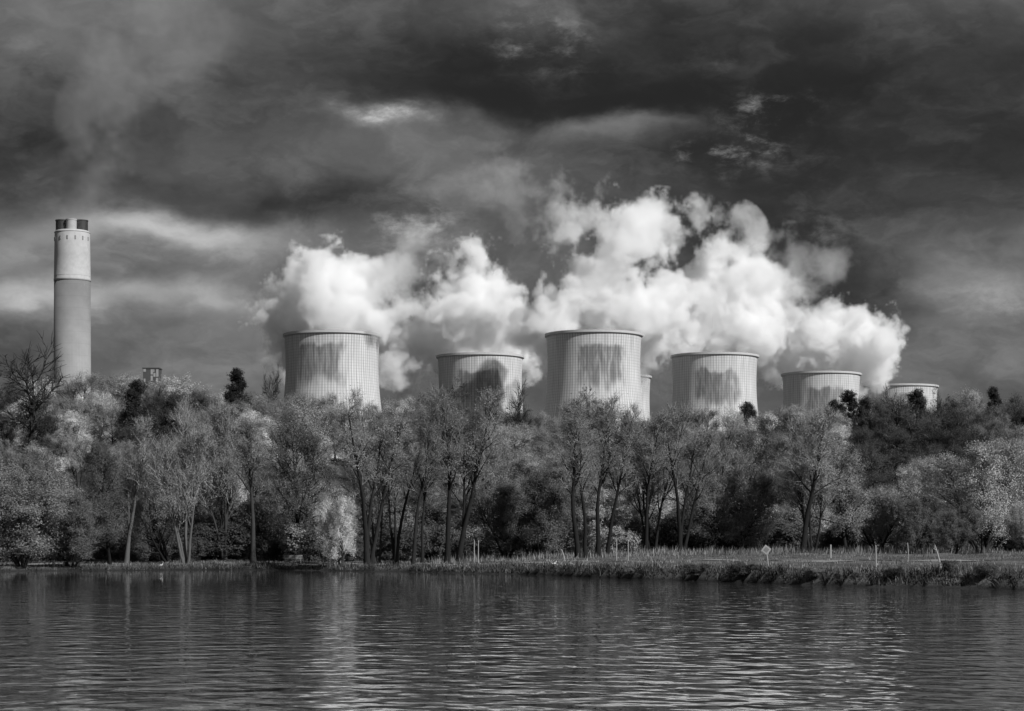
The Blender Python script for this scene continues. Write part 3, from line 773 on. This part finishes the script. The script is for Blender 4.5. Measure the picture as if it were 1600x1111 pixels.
# trees along the shore: px of the foot, distance, py of the top, kind, variant, width, leaf, bark, twig, tilt, label
SHORE_TREES = [
    (36, 187.5, 742, 'willow', 0, 1.15, 0.10, 0.05, 0.12, (0, 0), 'full grey-green willow at the water, lowest corner under the bare skyline tree'),
    (112, 190, 770, 'willow', 1, 1.0, 0.085, 0.05, 0.12, (0, 0), 'low bushy willow overhanging the water beside the leaning black trunk'),
    (-10, 200, 722, 'willow', 2, 1.2, 0.10, 0.05, 0.11, (0, 0), 'willow cut off by the picture edge, behind the full waterside willow'),
    (70, 222, 700, 'round', 1, 0.9, 0.10, 0.04, 0.10, (0, 0), 'rounded tree rising behind the two waterside willows'),
    (172, 203, 690, 'round', 0, 0.75, 0.05, 0.025, 0.06, (0, 4), 'dark tree with black trunk leaning over the water'),
    (196, 206, 655, 'slender', 0, 0.95, 0.15, 0.22, 0.20, (0, 0), 'slender pale-stemmed birch-like tree with feathery pointed crown'),
    (262, 214, 712, 'round', 2, 0.8, 0.07, 0.03, 0.07, (0, -24), 'dark tree with trunk leaning steeply to the water beside the forked pale trunk'),
    (291, 204, 634, 'rods', 0, 1.0, 0.13, 0.22, 0.24, (0, 0), 'tall tree with forked pale trunk and upright light twigs'),
    (352, 226, 636, 'rods', 1, 1.05, 0.13, 0.10, 0.19, (0, 0), 'tall fan-shaped tree between the forked pale trunk and the twin leaning stems'),
    (396, 207, 660, 'slender', 1, 1.25, 0.11, 0.10, 0.15, (0, -6), 'tree with twin dark stems leaning apart at the shore'),
    (440, 232, 628, 'round', 3, 0.7, 0.20, 0.06, 0.14, (0, 0), 'pale blossoming crown above the bench'),
    (474, 224, 660, 'round', 1, 0.75, 0.05, 0.03, 0.07, (0, 0), 'dark ivy-clad tree behind the bench'),
    (534, 193.5, 768, 'willow', 1, 0.58, 0.25, 0.10, 0.26, (0, 0), 'bright white blossoming bush at the foot of the leaning tree'),
    (577, 195, 612, 'slender', 1, 1.15, 0.11, 0.05, 0.15, (0, -7), 'tall tree with long dark trunk leaning over the blossoming bush'),
    (590, 206, 620, 'rods', 1, 0.75, 0.10, 0.07, 0.14, (0, 2), 'upright twiggy tree just behind the long leaning trunk'),
    (618, 198, 640, 'slender', 0, 0.8, 0.09, 0.04, 0.12, (0, -2), 'thin dark-stemmed tree, first of three close slim trunks'),
    (645, 196, 622, 'slender', 2, 0.85, 0.09, 0.05, 0.13, (0, 1), 'slim straight tree, middle of three close slim trunks'),
    (660, 200, 640, 'slender', 1, 0.7, 0.10, 0.04, 0.13, (0, 3), 'slim tree with a crooked stem, last of three close slim trunks'),
    (699, 199, 604, 'slender', 0, 1.05, 0.12, 0.035, 0.16, (0, -1), 'tall straight black-trunked tree before the second cooling tower'),
    (714, 203, 610, 'slender', 2, 1.05, 0.12, 0.04, 0.16, (0, 3), 'tall tree with trunk bending away next to the two white poles'),
    (772, 232, 640, 'rods', 0, 0.85, 0.14, 0.07, 0.17, (0, 0), 'pale twiggy tree behind the two white poles'),
    (832, 212, 742, 'willow', 2, 1.0, 0.07, 0.03, 0.08, (0, 0), 'dense dark round bush-like willow in the middle of the shore'),
    (792, 214, 752, 'willow', 0, 0.8, 0.06, 0.03, 0.08, (0, 0), 'small dark willow beside the dense round one'),
    (903, 200, 622, 'slender', 1, 1.15, 0.13, 0.035, 0.17, (0, -8), 'tall tree leaning toward the dark willow, before the streaked tower'),
    (914, 204, 640, 'slender', 0, 0.95, 0.12, 0.035, 0.15, (0, -4), 'dark-trunked tree next to the leaning one before the streaked tower'),
    (934, 207, 618, 'slender', 2, 1.05, 0.13, 0.03, 0.15, (0, 0), 'straight tree with thick black trunk before the streaked tower'),
    (948, 209, 632, 'slender', 0, 0.9, 0.11, 0.03, 0.14, (0, 2), 'thin black-trunked tree close beside the thick straight one'),
    (1009, 214, 645, 'slender', 2, 1.0, 0.10, 0.035, 0.14, (0, 0), 'dark double-trunked tree beyond the second pair of poles'),
    (1020, 222, 636, 'rods', 0, 0.9, 0.11, 0.05, 0.17, (0, 0), 'upright many-stemmed twiggy tree under the tower sliver'),
    (1066, 216, 640, 'slender', 1, 1.15, 0.12, 0.035, 0.16, (0, 1), 'tree with heavy dark trunk before the fourth cooling tower'),
    (1102, 226, 656, 'rods', 1, 1.0, 0.13, 0.06, 0.18, (0, 8), 'many-stemmed tree slanting over dark shade before the fourth tower'),
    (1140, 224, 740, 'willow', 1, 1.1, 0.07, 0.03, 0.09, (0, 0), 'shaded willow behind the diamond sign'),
    (1176, 230, 664, 'round', 3, 0.8, 0.08, 0.04, 0.11, (0, 0), 'dull rounded tree standing behind the diamond sign'),
    (1253, 214, 640, 'slender', 1, 1.45, 0.15, 0.04, 0.21, (0, -3), 'broad tree with dark forked trunk and open twiggy crown before the fifth tower'),
    (1269, 217, 652, 'rods', 0, 1.05, 0.14, 0.05, 0.21, (0, 4), 'second stem cluster beside the broad forked tree'),
    (1322, 222, 690, 'round', 0, 0.95, 0.14, 0.05, 0.15, (0, 0), 'light leafy tree on the sunny side of the broad forked tree'),
    (1372, 230, 752, 'willow', 0, 1.05, 0.15, 0.05, 0.14, (0, 0), 'low pale-leaved willow at the edge of the dark gap'),
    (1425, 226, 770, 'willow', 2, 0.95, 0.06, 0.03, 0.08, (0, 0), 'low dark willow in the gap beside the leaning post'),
    (1535, 208, 690, 'dome', 0, 1.1, 0.30, 0.06, 0.19, (0, 0), 'great pale domed willow by the leaning post'),
    (1606, 200, 792, 'dome', 0, 0.8, 0.24, 0.06, 0.17, (0, 0), 'pale willow at the picture edge beside the great domed one'),
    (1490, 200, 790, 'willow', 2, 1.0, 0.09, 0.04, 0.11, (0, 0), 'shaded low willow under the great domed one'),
    (-80, 204, 700, 'round', 2, 1.0, 0.09, 0.05, 0.11, (0, 0), 'rounded tree outside the picture edge by the willows'),
]
for n_tree, (px, Y, py, kind, var, wide, leaf, bark, twig, tilt, lab) in enumerate(SHORE_TREES):
    if kind in ('slender', 'rods'): var = n_tree * 2 + n_tree // 5
    x = px_x(px, Y)
    Y = max(Y, float(shore_y(x)) + 1.2)
    plant(kind, px_x(px, Y), Y, top_h(x, Y, py), leaf, lab, 'tree' if kind != 'shrub' else 'bush', 'trees along the lake shore', var, wide, bark, twig, None, tilt)

# the wooded slope
SKY_PX = [-200, 0, 85, 140, 200, 300, 370, 430, 500, 600, 650, 690, 760, 830, 930, 1000, 1050, 1130, 1200, 1250, 1330, 1390, 1440, 1500, 1550, 1600, 1800]
SKY_PY = [600, 606, 596, 588, 586, 592, 606, 604, 618, 628, 622, 618, 634, 642, 630, 644, 655, 648, 642, 640, 628, 616, 616, 618, 614, 622, 618]
ZONES = [(60, 'under the bare tree'), (200, 'below the chimney'), (330, 'below the rooftop block'), (440, 'before the first tower'), (620, 'below the first tower'), (690, 'after the first tower'),
         (840, 'below the second tower'), (1030, 'below the streaked tower'), (1190, 'below the fourth tower'), (1345, 'below the fifth tower'), (1470, 'below the farthest tower'), (9999, 'past all the towers')]
LEVEL = ['at the slope foot', 'low on the slope', 'halfway up the slope', 'high on the slope', 'on the ridge']
ORD = ['first', 'second', 'third', 'fourth', 'fifth', 'sixth', 'seventh', 'eighth', 'ninth', 'tenth', 'eleventh', 'twelfth', 'thirteenth', 'fourteenth', 'fifteenth', 'sixteenth']
def number_alike(planted):
    """tell trees of one look and place apart by counting from the chimney's side"""
    by = {}
    for px, o in planted: by.setdefault(o['label'], []).append((px, o))
    for lab, lst in by.items():
        lst.sort(key=lambda q: abs(q[0] - 113))
        if len(lst) > 1:
            for n, (px, o) in enumerate(lst): o['label'] = lab + ', ' + ORD[min(n, 15)] + ' from chimney side'
PLANTED = []
rs = random.Random(11)
ROWS = [241, 254, 268, 282, 297, 312, 327, 341]
for k, Y0 in enumerate(ROWS):
    t = k / 7.0
    lev = min(4, int(t * 4.999))
    x = -px_x(800 + 940, Y0)
    while x < px_x(800 + 940, Y0):
        xx = x + rs.uniform(-1.4, 1.4); Y = Y0 + rs.uniform(-5, 5)
        px = 800 + FPX * xx / Y
        sky = np.interp(px, SKY_PX, SKY_PY)
        py = 765 + (sky - 765) * t ** 0.85 + rs.uniform(-22, 26) * (1.0 if k < 6 else 0.5)
        h = min(14.0, max(4.0, top_h(xx, Y, py)))
        u = rs.random()
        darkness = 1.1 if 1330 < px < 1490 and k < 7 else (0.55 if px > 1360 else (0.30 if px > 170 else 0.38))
        if u < darkness * 0.70: kind, leaf, word = 'round', rs.uniform(0.02, 0.05), 'dark leafy tree'
        elif u < darkness * 0.82 and k >= 4: kind, leaf, word = 'pine', rs.uniform(0.02, 0.035), 'black-green pine'
        elif u < 0.76: kind, leaf, word = 'round', rs.uniform(0.10, 0.18), 'mid-grey leafy tree'
        elif u < 0.92: kind, leaf, word = 'round', rs.uniform(0.28, 0.48), 'pale spring-leaved tree'
        else: kind, leaf, word = 'rods', rs.uniform(0.12, 0.20), 'twiggy thin-leaved tree'
        zone = next(z for lim, z in ZONES if px < lim)
        o = plant(kind, xx, Y, h, leaf, f'{word} {LEVEL[lev]} {zone}', 'tree', 'trees of the wooded slope', None, rs.uniform(0.95, 1.3) * (0.85 if kind == 'pine' else 1.0), rs.uniform(0.03, 0.08), 0.10 if leaf < 0.08 else 0.16)
        PLANTED.append((px, o))
        x += 4.7 * rs.uniform(0.85, 1.2)
number_alike(PLANTED)
# skyline trees one can name
for (px, Y, py, kind, var, wide, leaf, lab) in [
    (44, 300, 534, 'bare', 1, 1.0, 0.1, 'big bare tree standing against the sky beside the chimney'),
    (425, 330, 574, 'bare', 1, 0.45, 0.1, 'thin bare tree against the sky just before the first cooling tower'),
    (803, 325, 596, 'bare', 0, 0.5, 0.1, 'small bare tree silhouetted on the second cooling tower'),
    (376, 332, 578, 'pine', 0, 0.8, 0.015, 'black pine tip against the sky between rooftop tower and first cooling tower'),
    (214, 312, 596, 'pine', 1, 0.95, 0.02, 'tall black pine below the boxy rooftop tower'),
    (690, 318, 592, 'layered', 0, 0.85, 0.05, 'flat-topped layered cedar before the second cooling tower'),
    (925, 322, 606, 'layered', 0, 0.9, 0.09, 'spreading layered tree before the streaked middle tower'),
    (1168, 330, 630, 'pine', 1, 0.9, 0.03, 'dark pointed pine at the foot of the fourth cooling tower'),
    (1332, 330, 612, 'pine', 0, 0.95, 0.02, 'black pine tip before the fifth cooling tower, sunny side'),
    (1352, 326, 624, 'pine', 1, 0.8, 0.02, 'shorter black pine beside the one before the fifth tower'),
    (1402, 330, 608, 'bare', 1, 0.8, 0.1, 'domed bare tree silhouetted on the farthest pale tower'),
    (1432, 326, 610, 'pine', 1, 0.9, 0.02, 'black pine crossing the farthest pale tower'),
    (1474, 334, 606, 'layered', 0, 0.5, 0.025, 'black rounded evergreen just past the farthest tower'),
    (1520, 336, 612, 'layered', 0, 0.5, 0.06, 'grey flat-topped tree on the ridge past the towers'),
    (1556, 332, 606, 'pine', 0, 0.7, 0.025, 'dark pine tip on the ridge near the picture edge')]:
    x = px_x(px, Y)
    plant(kind, x, Y, top_h(x, Y, py), leaf, lab, 'tree', 'trees of the wooded slope', var, wide, 0.035, 0.03)

# undergrowth bushes along the foot of the wood
ru = random.Random(23)
BZ = [(160, 'by the waterside willows'), (330, 'around the forked pale trunk'), (500, 'near the bench'), (690, 'behind the slim trunks'), (860, 'behind the two white poles'), (1060, 'behind the second pair of poles'), (1230, 'behind the diamond sign'), (1400, 'under the broad forked tree'), (9999, 'by the leaning post')]
BUSHES = []
x = -66.0
while x < 68:
    Y = float(np.interp(x, [-66, -30, -8, 10, 30, 70], [216, 224, 222, 232, 236, 236])) + ru.uniform(-3, 5)
    px = 800 + FPX * x / Y
    zone = next(z for lim, z in BZ if px < lim)
    dark = ru.random() < 0.7
    o = plant('shrub', x, Y, ru.uniform(2.2, 4.2), ru.uniform(0.03, 0.05) if dark else ru.uniform(0.12, 0.2), ('dark' if dark else 'pale leafy') + ' undergrowth bush ' + zone, 'bush', 'undergrowth bushes', None, ru.uniform(0.9, 1.5), 0.04, 0.08)
    BUSHES.append((px, o))
    x2, Y2 = x + ru.uniform(-0.8, 0.8), Y + ru.uniform(8, 13); px2 = 800 + FPX * x2 / Y2
    zone = next(z for lim, z in BZ if px2 < lim)
    o2 = plant('shrub', x2, Y2, ru.uniform(3.2, 5.6), ru.uniform(0.05, 0.12), 'taller grey bush ' + zone, 'bush', 'undergrowth bushes', None, ru.uniform(0.8, 1.2), 0.05, 0.1)
    BUSHES.append((px2, o2))
    x += ru.uniform(1.5, 2.6)
number_alike(BUSHES)

rb_ = random.Random(31)
BRAMBLES = []
for px in (985, 1092, 1168, 1278, 1405, 1498, 1556):
    D = float(np.interp(px, [800, 1000, 1200, 1400, 1600], [170, 145, 129, 118, 111]))
    x = px_x(px, D); Y = float(shore_y(x)) + rb_.uniform(0.7, 2.2)
    o = plant('shrub', x, Y, rb_.uniform(0.4, 0.8), rb_.choice((0.03, 0.05, 0.08, 0.12)), 'low bramble clump on the lake bank', 'bush', 'bramble clumps on the bank', None, rb_.uniform(1.2, 2.2), 0.04, 0.06)
    BRAMBLES.append((px, o))
number_alike(BRAMBLES)

# ------------------------------------------------------------------ grass and reeds (nobody could count them)
def blades(name, n, sampler, hlo, hhi, w, m_, seed, lean=0.25):
    r = np.random.default_rng(seed)
    x, y = sampler(r, n)
    z = ground_z(x, y)
    keep = z > 0.03
    x, y, z = x[keep], y[keep], z[keep]; n = len(x)
    patch = 0.5 + 0.5 * np.sin(x * 0.8 + 2 * np.sin(y * 0.23)) * np.sin(y * 0.31 + x * 0.17)
    tuft = np.clip(fbm(x / 1.1, y / 1.1, 0 * x, seed + 3, 2) * 2.4 - 0.6, 0.15, 1.5)
    h = (hlo + (hhi - hlo) * r.random(n) ** 1.5) * (0.45 + 0.4 * patch) * (0.4 + 0.8 * tuft)
    a = r.uniform(0, 2 * math.pi, n); lx, ly = r.normal(0, lean, n) * h, r.normal(0, lean, n) * h
    dxw, dyw = np.cos(a) * w / 2, np.sin(a) * w / 2
    base = np.stack([x, y, z - 0.03], 1)
    v = np.empty((n, 5, 3))
    v[:, 0] = base + np.stack([dxw, dyw, 0 * x], 1); v[:, 1] = base - np.stack([dxw, dyw, 0 * x], 1)
    mid = base + np.stack([lx * 0.35, ly * 0.35, h * 0.62], 1)
    v[:, 2] = mid - np.stack([dxw, dyw, 0 * x], 1) * 0.7; v[:, 3] = mid + np.stack([dxw, dyw, 0 * x], 1) * 0.7
    v[:, 4] = base + np.stack([lx, ly, h], 1)
    b = np.arange(n)[:, None] * 5
    quads = (b + np.array([[0, 1, 2, 3]])).tolist(); tris = (b + np.array([[3, 2, 4]])).tolist()
    return obj(name, new_mesh(name, v.reshape(-1, 3).tolist(), quads + tris, [m_]))
def grass_mat(name, lo, hi):
    m_, N, out = mat(name)
    isl = N.node('ShaderNodeNewGeometry').outputs['Random Per Island']
    c = N.node('ShaderNodeTexCoord').outputs['Object']
    k = N.m('MULTIPLY_ADD', N.m('POWER', isl, 1.6), hi - lo, lo)
    k = N.m('MULTIPLY', k, N.m('MULTIPLY_ADD', N.smooth(N.noise(c, 0.35, 3.0), 0.35, 0.65), 0.9, 0.55))
    d = N.node('ShaderNodeBsdfDiffuse'); N.put(d.inputs[0], N.grey(k))
    t = N.node('ShaderNodeBsdfTranslucent'); N.put(t.inputs[0], N.grey(k))
    mx = N.node('ShaderNodeMixShader'); mx.inputs[0].default_value = 0.25
    N.put(mx.inputs[1], d.outputs[0]); N.put(mx.inputs[2], t.outputs[0]); N.put(out.inputs['Surface'], mx.outputs[0])
    return m_
M_GRASS = grass_mat('meadow_grass', 0.08, 0.34); M_REED = grass_mat('bank_reed', 0.012, 0.19)
def samp_meadow(r, n):
    x = r.uniform(-60, 52, n); s = shore_y(x)
    y = s + np.where(x < -5, 4.5, 1.5) + (r.random(n) ** 1.3) * np.maximum(20, 246 - s); return x, y
def samp_bank(r, n):
    u = r.random(n) ** 0.55
    x = -55 + u * 105; y = shore_y(x) + 0.15 + np.abs(r.normal(0, 1.2, n)); return x, y
def samp_fringe(r, n):
    x = r.uniform(-8, 52, n); y = np.interp(x, [-8, 10, 30, 52], [206, 212, 216, 214]) + r.normal(0, 6, n); return x, y
tag(blades('meadow_grass', 52000, samp_meadow, 0.12, 0.42, 0.05, M_GRASS, 1), 'rough pale meadow grass between the lake bank and the wood', 'grass', kind='stuff')
tag(blades('bank_reed_grass', 22000, samp_bank, 0.15, 0.8, 0.05, M_REED, 2, 0.45), 'dark reedy grass hanging over the lake bank', 'grass', kind='stuff')
tag(blades('tall_dry_grass', 14000, samp_fringe, 0.4, 1.25, 0.055, M_GRASS, 3, 0.14), 'tall dry grass stalks in front of the wood', 'grass', kind='stuff')

# ------------------------------------------------------------------ small things on the bank
def gz(x, y): return float(ground_z(x, y))
def pole(name, px, Y, py_top, r, m_, label, cat, group=None, lean=0.0):
    x = px_x(px, Y); z0 = gz(x, Y); h = CAM_H + (HORIZON - py_top) / FPX * Y - z0
    mb = MB(); mb.tube([(0, 0, -0.3), (lean * h * 0.5, 0, h * 0.5), (lean * h, 0, h - 0.03), (lean * h, 0, h)], [r, r, r * 0.95, r * 0.6], 8)
    o = mb.build(name, m_, None, (x, Y, z0), smooth=False); tag(o, label, cat, group); return o
pole('marker_pole', 741, 180, 844, 0.032, M_PAINT, 'white pole, nearer the slim trunks of the first pair', 'pole', 'white pole pairs')
pole('marker_pole', 747.5, 180, 844, 0.032, M_PAINT, 'white pole, nearer the dark willow of the first pair', 'pole', 'white pole pairs')
pole('marker_pole', 963.5, 172, 843, 0.03, M_PAINT, 'white pole, nearer the streaked tower of the second pair', 'pole', 'white pole pairs')
pole('marker_pole', 981.5, 172, 843, 0.03, M_PAINT, 'white pole, farther from the streaked tower of the second pair', 'pole', 'white pole pairs')
pole('fence_post', 1369, 134, 852, 0.045, M_WOOD, 'thin upright grey post before the low pale willow', 'post', 'old posts in the meadow', -0.02)
pole('fence_post', 1298, 176, 851, 0.06, M_PAINT, 'short white post at the wood edge under the broad forked tree', 'post', 'old posts in the meadow')
pole('fence_post', 1420, 172, 848, 0.04, M_WOOD, 'thin grey post between the upright post and the leaning post', 'post', 'old posts in the meadow', -0.08)
pole('fence_post', 884, 186, 858, 0.05, M_WOOD, 'pale stick leaning at the wood edge by the streaked tower trunks', 'post', 'old posts in the meadow', -0.35)
# leaning broken post with a stub arm
Y = 128; x = px_x(1471, Y); z0 = gz(x, Y)
lp = empty('leaning_post', (x, Y, z0)); tag(lp, 'pale broken post leaning over with a short stub arm', 'post', 'old posts in the meadow')
mb = MB(); mb.tube([(0, 0, -0.3), (-0.16, 0, 0.55), (-0.3, 0, 1.05), (-0.42, 0, 1.42)], [0.06, 0.055, 0.05, 0.03], 8); mb.build('shaft', M_WOOD, lp)
mb = MB(); mb.tube([(-0.3, -0.02, 1.08), (-0.42, -0.03, 1.16), (-0.52, -0.03, 1.2)], [0.03, 0.025, 0.012], 6); mb.build('stub_arm', M_WOOD, lp)
# diamond warning sign on a slanting post
Y = 132; x = px_x(1200, Y); z0 = gz(x, Y)
sg = empty('warning_sign', (x, Y, z0)); tag(sg, 'pale diamond sign on a slanting post at the bank', 'sign')
mb = MB(); mb.tube([(0.06, 0, -0.3), (-0.02, 0, 0.5), (-0.11, 0, 1.12)], [0.045, 0.045, 0.04], 8); mb.build('post', M_WOOD, sg)
def diamond(r, y0, y1):
    v = [(q[0] * r, y, q[1] * r) for y in (y0, y1) for q in ((0, -1), (1, 0), (0, 1), (-1, 0))]
    return v, [(3, 2, 1, 0)[::-1], (4, 5, 6, 7)[::-1], (0, 1, 5, 4)[::-1], (1, 2, 6, 5)[::-1], (2, 3, 7, 6)[::-1], (3, 0, 4, 7)[::-1]]
v_, f_ = diamond(0.34, -0.075, -0.05); brd = obj('board', new_mesh('board', v_, f_, [simple('sign_face', 0.28, 0.7, 0.35, 12.0)]), sg, (-0.12, 0, 1.22)); brd.rotation_euler = (0, R(-8), 0)
v_, f_ = diamond(0.2, -0.082, -0.078); ib = obj('inner_diamond', new_mesh('inner_diamond', v_, f_, [simple('sign_mark', 0.16, 0.7, 0.4, 14.0)]), brd)
# bench
def bench(px, Y, w, label, rz, back=True):
    x = px_x(px, Y); z0 = gz(x, Y)
    b = empty('park_bench', (x, Y, z0), rz); tag(b, label, 'bench', 'lakeside benches')
    for k in range(3):
        mb = MB(); mb.box(-w / 2, w / 2, -0.28 + k * 0.15, -0.15 + k * 0.15, 0.42, 0.46); mb.build('seat_slat', M_BENCH, b)
    for k in range(3 if back else 0):
        mb = MB(); mb.box(-w / 2, w / 2, 0.19 + 0.03 * k, 0.225 + 0.03 * k, 0.56 + 0.15 * k, 0.69 + 0.15 * k); mb.build('back_slat', M_BENCH, b)
    for sx in (-1, 1):
        for yy, h in ((-0.25, 0.415), (0.13, 0.415)):
            mb = MB(); mb.box(sx * (w / 2 - 0.2) - 0.04, sx * (w / 2 - 0.2) + 0.04, yy - 0.04, yy + 0.04, -0.2, h); mb.build('leg', M_BENCH, b)
        if not back: continue
        mb = MB(); mb.tube([(sx * (w / 2 - 0.2), 0.18, 0.2), (sx * (w / 2 - 0.2), 0.30, 1.0)], [0.04, 0.04], 6); mb.build('back_post', M_BENCH, b)
bench(458, 205, 1.9, 'pale wooden bench under dark trees near the blossoming bush', R(8))
bench(92, 191.5, 1.4, 'backless wooden bench half hidden in the waterside willows', R(-5), False)
# geese resting on the bank
def goose(px, Y, rz, label, s=1.0):
    x = px_x(px, Y)
    g = empty('goose', (x, Y, gz(x, Y)), rz); g.scale = (s, s, s); tag(g, label, 'bird', 'white geese on the bank')
    mb = MB(); mb.tube([(-0.42, 0, 0.30), (-0.34, 0, 0.29), (-0.18, 0, 0.27), (0.0, 0, 0.26), (0.16, 0, 0.29), (0.25, 0, 0.36), (0.28, 0, 0.48), (0.30, 0, 0.60), (0.34, 0, 0.66), (0.40, 0, 0.66), (0.43, 0, 0.65)],
                       [0.01, 0.06, 0.13, 0.16, 0.13, 0.075, 0.045, 0.04, 0.055, 0.045, 0.01], 10); mb.build('body', M_FEATHER, g, smooth=True)
    mb = MB(); mb.tube([(0.42, 0, 0.655), (0.50, 0, 0.635)], [0.026, 0.01], 6); mb.build('beak', M_CLAD, g)
    for sy in (-0.06, 0.06):
        mb = MB(); mb.tube([(0.0, sy, 0.16), (0.02, sy, 0.0), (0.09, sy, 0.0)], [0.014, 0.012, 0.01], 5); mb.build('leg', M_CLAD, g)
goose(866, 166, 0.2, 'white goose, nearer the dark willow of the two on the bank', 0.5)
goose(894, 164, 2.6, 'white goose, nearer the pole pair of the two on the bank', 0.5)
goose(252, 197, 0.5, 'white goose in the shade by the forked pale trunk', 0.4)
